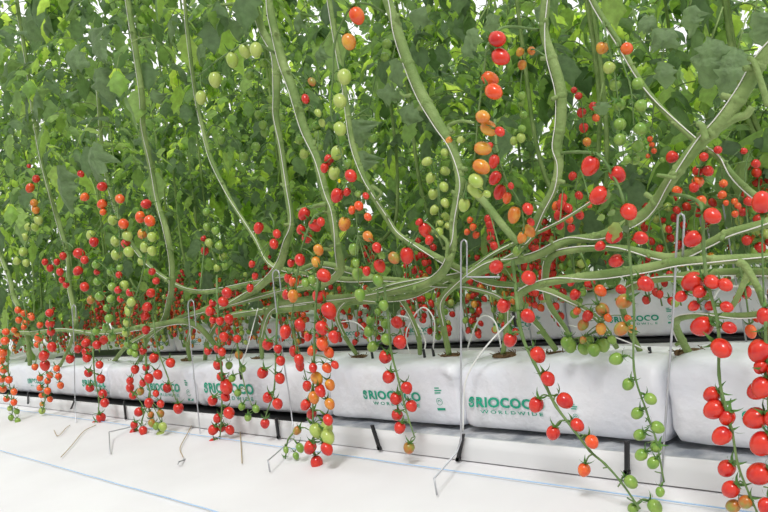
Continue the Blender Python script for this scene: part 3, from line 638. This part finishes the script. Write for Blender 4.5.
T(pl['I'], [(60, 240, 1.5), (72, 246), (80, 262), (84, 285)], 1.42, "79.4,253.7,12,R 84.6,260,9,R 78,271,10,R 84.6,287,10,R 63,256,8,R 60,272,8,R 62,280,7,R 45,262,7,R 50,268,8,R 57,262,7,R 66,285,7,R", .85, 1.6)
T(pl['I'], [(40, 180, 1.48), (36, 205), (33, 225), (26, 245), (22, 262)], 1.4, "30,188,10,O 36,179,9,R 34,203,9,Y 35.7,210,9,Y 38.5,220,10,L 28.6,227,10,L 35,227,9,L 25,237,10,L 23.4,252,10,L 17,261,9,L 26,263,8,L 81,174,8,R 29,166,5,R", .8, 1.5)
T(pl['C'], [(443, 228, 1.42), (440, 200, 1.4), (438, 180), (439, 215), (443, 232)], 1.4, "427,161.6,11,L 430.7,178,12,L 433,194,12,L 434.4,210,11,L 445,152.5,10,L 445,171,11,L 444,187,11,L 445,203,10,L 445.6,217,10,L 440.6,225,12,L 439,233,11,L 448,226,8,L", .78, 2, label='twin column of pale green tomatoes')
T(pl['A'], [(443, 246, 1.4), (436, 232), (425, 222), (418, 235), (408, 248)], 1.34, "425,229.5,16,R 429,240,10,R 407,255.5,17,R 419,222,8,R", .78, 2.6)
T(pl['K'], [(378, 290, 1.48), (377, 310), (376, 335), (374, 350)], 1.36, "369,331.6,12,G 370.6,321,11,G 385.7,324,11,G 386.7,339.4,12,G 372.6,346.7,12,G 383.6,305.6,11,G 397,322.6,13,R 378,312,8,G", .85, 2.2, label='short truss of green tomatoes')
T(pl['K'], [(384, 285, 1.46), (388, 315), (391, 350), (398, 378), (404, 403), (409, 420), (414.6, 437)], 1.33, "400,342,14,R 385.4,357,14,R 388.5,377,13,R 406.8,388,12,R 396,398.6,13,R 411.5,406,12,R 397,415,12,R 399.7,428,12,R 409,448,12,B", .93, 2.8, label='red truss before the printed bag')
T(pl['Q'], [(580, 252, 1.5), (590, 275), (597, 300), (603, 322)], 1.46, "589.6,284,13,R 575,294.6,12,R 600.6,290.7,13,O 602.6,310,15,B 583,325,12,B 587.5,316,12,R 601,329,12,Y 628,318.6,8,O 621,289.5,11,R 571,282,9,R 608,318,9,O 577,311,9,O 583,340,8,B", .82, 2.4)
T(pl['Q'], [(606, 318, 1.5), (594, 332), (578, 338), (564, 340)], 1.47, "570,346,14,G 584,348.5,13,G 594,350,13,G 603,345.4,14,G 567,343,13,G 590,340,9,G 612,340,9,G", .92, 2.2, label='pile of green tomatoes resting on the bag')
T(pl['D'], [(603, 20, 1.5), (606, 35), (612, 60), (617, 90), (621, 130), (624, 160)], 1.46, "602,48,12,Y 609,67.7,12,L 615,85,12,G 619.6,104.7,12,G 620,124.5,12,G 620,140,12,G", .98, 2, label='left column of round green tomatoes')
T(pl['D'], [(617, 42, 1.5), (622, 60), (630, 85), (633, 110), (634, 140), (632, 165)], 1.44, "627,48.7,12,O 637.8,84,12,G 641,106,12,G 640.4,129,12,G 638,146,12,G 634.4,159.5,11,G 627,160,8,G", .98, 2, label='right column of round green tomatoes')
T(pl['D'], [(703, 150, 1.5), (700, 165), (697, 185)], 1.5, "672,157,12,R 698,171,11,R 708,171,11,R 697.7,182,12,O 694,187.6,10,R 677,191,10,O 701,201,11,O 704,157,9,R 718,150,8,R", .95, 1.8)
T(pl['B'], [(557, 150, 1.5), (566, 120), (580, 100), (584, 130)], 1.95, "583.6,127.8,10,R 581.5,112.6,10,R 593.5,106.4,9,R 596,118,8,O 578.4,96,8,R 587,142,9,Y 574,90,7,R", .9, 1.6)
T(pl['U'], [(590, 200, 1.7), (580, 170), (576, 190), (578, 215)], 1.95, "572.4,176,9,R 579,195.5,9,R 579.7,215,10,R 589,205,7,O 571,228,9,R", .85, 1.6)
T(pl['U'], [(560, 222, 1.7), (563, 190), (563, 215)], 1.85, "561.5,204.6,12,R 568,208.5,11,R 559,214.5,12,R 563,198,10,R 556,206,10,O 560,225,10,R 569,219,10,O", .8, 1.6)
T(pl['U'], [(500, 250, 1.6), (490, 215), (491, 240)], 1.8, "488,219,9,R 490,225,10,R 491,231,10,R 491,239,10,R 494,246,9,R 473,227,8,O 470,220,7,O 476,235,8,O 467,232,7,O", .85, 1.5)
T(pl['D'], [(719, 158, 1.5), (722, 172), (724, 195)], 1.9, "723.5,183.7,9,O 722,195,9,O 734.6,201.5,7,O 738,206,7,O 726,203,6,O 756,163.7,9,R 749,201.5,10,R 744,151,7,R 712,220,8,O 735,214,7,O", .9, 1.5)
T(pl['D'], [(654, 101, 1.5), (652, 130), (653, 155)], 2.2, "650,139,6,O 652,145,6,O 654,151,6,O 648,156,5,O 662,160,6,G 640,172,6,G", .9, 1.3)
T(pl['F'], [(276, 70, 1.45), (264, 60), (258, 90), (262, 140)], 1.8, "263.8,63,9,G 250,75.5,9,G 266,83,9,G 252,93,9,G 271,99.5,9,G 258.6,114.7,9,G 263,125,9,G 265,133,9,G", .92, 1.6, label='small green truss among the leaves')
T(pl['G'], [(205, 137, 1.5), (215, 125), (235, 140), (245, 160)], 1.7, "221.6,140,9,G 256,146.8,10,G 243.5,157,10,G 207,134,8,G 232,52,8,L", .85, 1.4)
T(pl['A'], [(317, 160, 1.5), (318, 130), (312, 145)], 1.7, "316.4,125.7,10,G 299.7,139.5,10,G 318.5,135,10,G 319,147,9,G 304,154,10,L 348,164,10,G 282,117,8,G", .9, 1.4)
T(pl['K'], [(350, 120, 1.55), (372, 110), (372, 155)], 1.75, "372,122.5,10,G 372.6,138,10,G 369.8,152,9,G 387,44,11,G 385,57,10,G 374,166,8,G", .88, 1.5)
T(pl['B'], [(552, 60, 1.5), (530, 50), (521, 80), (521, 145)], 1.8, "522,65,10,Y 520,52,9,Y 531.5,51,9,Y 522,96,9,G 521,103,9,G 523.7,114.7,9,G 521,138,10,L 514,141,9,L 522,129,9,G 516,133,8,G", .85, 1.6, label='small truss fading from yellow to green among leaves')
T(pl['W'], [(200, 292, 1.55), (205, 240), (208, 215), (215, 240), (224, 265)], 1.65, "206.5,212,9,G 207,227,9,G 215.6,231,9,G 219,246,9,G 223,257,9,L 209,243,9,L 225,266,8,G 204,238.6,7,R 204.7,251,9,R 217,268,8,L", .85, 1.6, label='slim pale green truss')
# leafy sprig with small leaflets on the long truss
b = MB(); o = at(622, 215, 1.24); R = random.Random(3)
for (x, y, L, a) in ((612, 205, 18, 2.6), (618, 235, 26, 4.4), (606, 222, 12, 3.3), (624, 232, 12, 5.4), (616, 216, 12, 3.6)):
    p = at(x, y, 1.23)-o; s = px(x, y, 1.23)
    leaflet(b, p+V((0, 0, L*s*.5)), V((math.cos(a), -.3, math.sin(a))), V((0, -1, .3)), L*s*.8, L*s*.6, 6, .4, .2)
link('leaf_sprig', b.mesh('leaf_sprig', [M['leaf']]), pl['B'], o-pl['B'].location)['label'] = 'fresh bright green leaf sprig'
b = MB(); o = at(340, 181, 1.25)
for i in range(6):
    a = i*1.047; b.tube([(0, 0, 0), (.005*math.cos(a), -.003, .005*math.sin(a))], [.0012, .0016], 5)
link('flower', b.mesh('flower', [M['yellow']]), pl['A'], o-pl['A'].location)['label'] = 'tiny yellow flower'
# large nearby leaves traced one by one: x, y, length px, width px, direction degrees (image, 90 = down), depth
near = [(90, 32, 42, 30, 60, 1.35, 'H'), (66, 56, 34, 22, 15, 1.35, 'H'), (37, 88, 40, 24, 105, 1.35, 'I'), (97, 68, 34, 30, 80, 1.38, 'H'), (95, 142, 46, 34, 95, 1.35, 'H'),
 (25, 118, 30, 20, 130, 1.38, 'I'), (58, 165, 46, 24, 85, 1.38, 'I'), (152, 90, 20, 18, 90, 1.4, 'H'), (60, 95, 26, 22, 50, 1.5, 'I'), (22, 20, 34, 24, 60, 1.5, 'I'), (75, 5, 30, 20, 150, 1.45, 'H'),
 (8, 60, 30, 24, 110, 1.55, 'I'), (115, 55, 28, 22, 70, 1.5, 'H'), (50, 15, 30, 22, 120, 1.5, 'H'),
 (712, 38, 52, 40, 108, 1.62, 'D'), (652, 30, 30, 20, 20, 1.68, 'D'), (662, 62, 26, 16, 80, 1.68, 'D'), (755, 12, 40, 36, 95, 1.6, 'D'), (738, 48, 48, 22, 100, 1.62, 'D'), (636, 20, 24, 14, 5, 1.68, 'D'),
 (475, 28, 34, 18, 120, 1.55, 'B'), (408, 14, 28, 18, 10, 1.6, 'A'), (487, 15, 30, 28, 80, 1.65, 'B'), (205, 44, 30, 18, 120, 1.55, 'F'), (392, 60, 28, 20, 70, 1.6, 'A'), (378, 92, 28, 16, 10, 1.6, 'A'),
 (322, 45, 24, 12, 120, 1.5, 'E'), (352, 120, 28, 26, 70, 1.6, 'E'), (398, 112, 26, 18, 20, 1.6, 'A'), (362, 150, 22, 20, 90, 1.6, 'E'), (170, 20, 30, 22, 100, 1.5, 'H'), (225, 20, 26, 22, 60, 1.55, 'F'), (300, 12, 26, 22, 130, 1.55, 'E'),
 (240, 8, 28, 20, 80, 1.5, 'F'), (690, 5, 30, 22, 100, 1.65, 'D'), (600, 100, 18, 16, 80, 1.7, 'D'), (534, 6, 22, 16, 90, 1.6, 'B')]
for (x, y, L, W, a, Y, k) in near:
    s = px(x, y, Y); o = at(x, y, Y); b = MB(); ar = math.radians(a)
    d = (at(x+math.cos(ar)*10, y+math.sin(ar)*10, Y)-o).normalized()+V((0, random.uniform(-.35, -.05), 0))
    b.tube([-d*L*s*.35+V((0, .03, .03)), V((0, 0, 0))], .0018, 5, 1)
    leaflet(b, V((0, 0, 0)), d, V((random.uniform(-.7, .7), -1, .5)), L*s*1.15, W*s*1.25, 14, random.uniform(.5, 1.5), random.uniform(.5, 1.2), random.uniform(-.3, .8), 4)
    q0 = len(b.v)-75; b.v[q0:] = [tuple(V(v)+.011*noise.noise_vector(V(v)*45+V((x, y, 0)))) for v in b.v[q0:]]
    link('leaf', b.mesh('leaf', [M['nleaf'], M['stem']]), pl[k], o-pl[k].location)
# leafy tops of the front plants, high above the fruiting zone
tops = [foliage_mesh(50+i, 0, 1.5, 34, .45, .30, 6, .9) for i in range(3)]
for i, (k, x, z) in enumerate((('J', -5.4, 1.35), ('I', -4.75, 1.2), ('H', -4.1, 1.22), ('S', -3.5, 1.3), ('G', -3.05, 1.42), ('F', -2.55, 1.5), ('E', -2.1, 1.5), ('A', -1.6, 1.62), ('B', -1.1, 1.65), ('C', -.6, 1.7), ('D', -.2, 1.7))):
    o = V((x, 1.62, z)); f = link('foliage', tops[i % 3], pl[k], o-pl[k].location); f.rotation_euler.z = i*2.1
for i, x in enumerate((-5.95, -6.45, -7.0, -7.6, -8.3)):
    t = thing('tomato_plant', (x, 1.6, .24), 'leafy tomato plant at the far left end of the front row', 'tomato plant', 'far end plants of the front row')
    f = link('foliage', tops[i % 3], t, (0, .05, .12+.1*i)); f.rotation_euler.z = i; f.scale.z = 1.6
    b = MB(); b.tube(smooth([V((0, 0, 0)), V((.05, -.02, .3)), V((-.1, 0, 1)), V((0, 0, 2))], 5), .009, 6); link('main_stem', b.mesh('main_stem', [M['stem']]), t)
# ---------------------------------------------------------------- plants of the rows behind
fol = [foliage_mesh(100+i, .36, 3.5, 88, .5, .29, 5, 1.15, 1.1) for i in range(4)]+[foliage_mesh(200+i, .20, 2.2, 56, .5, .30, 4, 1.1, 1.15) for i in range(3)]
R = random.Random(11)
def back_plant(x, Y, i, trusses, label, group, s=1.0):
    t = thing('tomato_plant', (x, Y, .25), label, 'tomato plant', group)
    f = link('foliage', fol[i % 4] if Y < 3.3 or x < -4.2 else fol[4+i % 3], t, (R.uniform(-.1, .1), R.uniform(-.1, .1), -.25+R.uniform(-.03, .12))); f.rotation_euler.z = R.uniform(0, 6.28)
    sx = R.uniform(.7, 1.5)*R.choice((-1, 1)); zz_ = R.uniform(.12, .34)
    pts = smooth([V((0, 0, 0)), V((sx*.07, -.06, zz_*.8)), V((sx*.4, -.14, zz_)), V((sx*.8, -.16, zz_+.08)), V((sx*.93, -.15, .6)), V((sx*.95, -.1, 1.2)), V((sx*.9, -.05, 2.6))], 5)
    b = MB(); b.tube(pts, [.013-.005*q/len(pts) for q in range(len(pts))], 6); link('main_stem', b.mesh('main_stem', [M['stem']]), t)
    for q in range(trusses):
        j = R.randrange(8, 17) if q else 9
        top = pts[j]+V((R.uniform(-.12, .12), -.02, 0)); side = V((R.uniform(-.14, .14), R.uniform(-.30, -.12), 0))
        Lt = R.uniform(.28, .45)
        if top.z-Lt < -.1: Lt = max(.22, top.z+.1)
        rp = smooth([pts[j], pts[j]+side*.6+V((0, 0, .02)), pts[j]+side+V((0, 0, -.06)), pts[j]+side+V((R.uniform(-.04, .04), 0, -Lt))], 4)
        to = rp[0].copy(); b = MB(); b.tube(sub(rp, to), [.003]*len(rp), 5)
        tr = link('fruit_truss', bpy.data.meshes.new('x'), t, to)
        mode = R.choice(['R', 'R', 'RO', 'RG', 'OY', 'G'] if q % 2 == 0 else ['R', 'R', 'R', 'RO', 'G']); nf = R.randrange(9, 15); fat = R.choice((.78, .85, .95))
        for n_ in range(nf):
            u = n_/nf; p = rp[4]+(rp[-1]-rp[4])*u; sd = V((math.cos(n_*2.6), math.sin(n_*2.6)*.8, 0)); c = p+sd*.022+V((0, 0, -.006))
            col = {'R': 'R', 'RO': 'R' if u < .4 else 'O', 'RG': 'R' if u < .45 else ('Y' if u < .65 else 'G'), 'OY': 'O' if u < .6 else 'Y', 'G': 'G' if R.random() < .5 else 'L'}[mode]
            b.tube(sub([p, c], to), .0013, 4)
            BACK.append(fruit(tr, to, c, (sd*.6+V((0, 0, -1))).normalized(), R.uniform(.030, .037), col, fat))
        old = tr.data; tr.data = b.mesh('fruit_truss', [M['truss']]); bpy.data.meshes.remove(old); TRS.append(tr)
    PLS.append(t)
BACK = []; TRS = []; PLS = []
i = 0
for row, (Y, step, x0, x1, nt) in enumerate(((2.72, .40, -13.5, .2, 8), (4.0, .46, -13, 0, 4), (5.3, .55, -14, 0, 0), (6.8, .7, -15, .2, 0), (8.6, .9, -18, .5, 0))):
    x = x1
    nm = ('second', 'third', 'fourth', 'fifth', 'last')[row]
    while x > x0:
        ff = nt if x > -7.5 else 2 if nt else 0
        back_plant(x, Y+BD/2+R.uniform(-.03, .03), i, ff, 'leafy tomato plant in the %s row back, behind the front grow bags' % nm, 'tomato plants of the %s row' % nm); i += 1
        x -= step*R.uniform(.85, 1.15)
# leave out fruit that the leaves and the front row hide completely
bpy.context.view_layer.update(); dg = bpy.context.evaluated_depsgraph_get(); sc = bpy.context.scene
kept = set(); gone = 0
for o in BACK:
    c = o.matrix_world @ V((0, 0, -.5)); q = project(c); vis = False
    if q and -20 < q[0] < 788 and -20 < q[1] < 532:
        for dx, dz in ((0, 0), (.35, .3), (-.35, .3), (0, -.4), (.3, -.25), (-.3, -.25), (0, .4)):
            p = c+(RT*dx+UP*dz)*o.scale.x; d = (p-EYE); ok, loc, nn, fi, ho, mm = sc.ray_cast(dg, EYE+d.normalized()*.05, d.normalized(), distance=d.length+.05)
            if ok and ho and ho.original == o: vis = True; break
    if vis: kept.add(o.parent.name)
    else: bpy.data.objects.remove(o); gone += 1
for t in TRS:
    if t.name not in kept: bpy.data.objects.remove(t)
print('hidden fruit left out', gone, 'objects', len(bpy.data.objects))
# ---------------------------------------------------------------- light
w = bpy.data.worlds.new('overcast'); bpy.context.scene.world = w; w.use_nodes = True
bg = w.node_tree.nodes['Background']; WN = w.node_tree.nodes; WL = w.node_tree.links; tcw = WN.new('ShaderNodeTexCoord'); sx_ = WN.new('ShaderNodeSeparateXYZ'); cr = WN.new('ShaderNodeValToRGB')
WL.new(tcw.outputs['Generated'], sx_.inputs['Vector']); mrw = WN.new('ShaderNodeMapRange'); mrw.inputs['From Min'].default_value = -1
WL.new(sx_.outputs['Z'], mrw.inputs['Value']); WL.new(mrw.outputs['Result'], cr.inputs['Fac']); ys = WN.new('ShaderNodeMapRange'); ys.inputs['From Min'].default_value = -.6; ys.inputs['From Max'].default_value = .1; ys.inputs['To Min'].default_value = .5  # sky dimmed toward -Y, standing in for the unbuilt plant row behind the camera
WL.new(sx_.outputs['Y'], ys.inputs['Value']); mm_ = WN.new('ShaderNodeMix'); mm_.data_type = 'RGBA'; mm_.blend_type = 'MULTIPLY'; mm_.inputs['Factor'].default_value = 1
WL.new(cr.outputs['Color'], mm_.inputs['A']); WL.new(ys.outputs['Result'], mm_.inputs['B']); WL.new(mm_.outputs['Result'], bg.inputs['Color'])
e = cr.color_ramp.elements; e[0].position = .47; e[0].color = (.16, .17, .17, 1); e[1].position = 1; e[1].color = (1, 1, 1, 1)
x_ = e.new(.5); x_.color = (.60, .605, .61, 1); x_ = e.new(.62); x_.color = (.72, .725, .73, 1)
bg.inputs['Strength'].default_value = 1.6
sl = bpy.data.lights.new('soft_daylight', 'SUN'); sl.energy = 1.75; sl.angle = math.radians(14); so = bpy.data.objects.new('soft_daylight', sl); C.objects.link(so)
so.rotation_euler = V((-.45, .55, -1.0)).to_track_quat('-Z', 'Y').to_euler(); so.location = (0, 0, 6)
vs_ = bpy.context.scene.view_settings; vs_.view_transform = 'Standard'; vs_.look = 'None'; vs_.gamma = 1; vs_.exposure = 0.08; vs_.use_curve_mapping = False
bpy.context.scene.cycles.max_bounces = 8; bpy.context.scene.cycles.transmission_bounces = 6
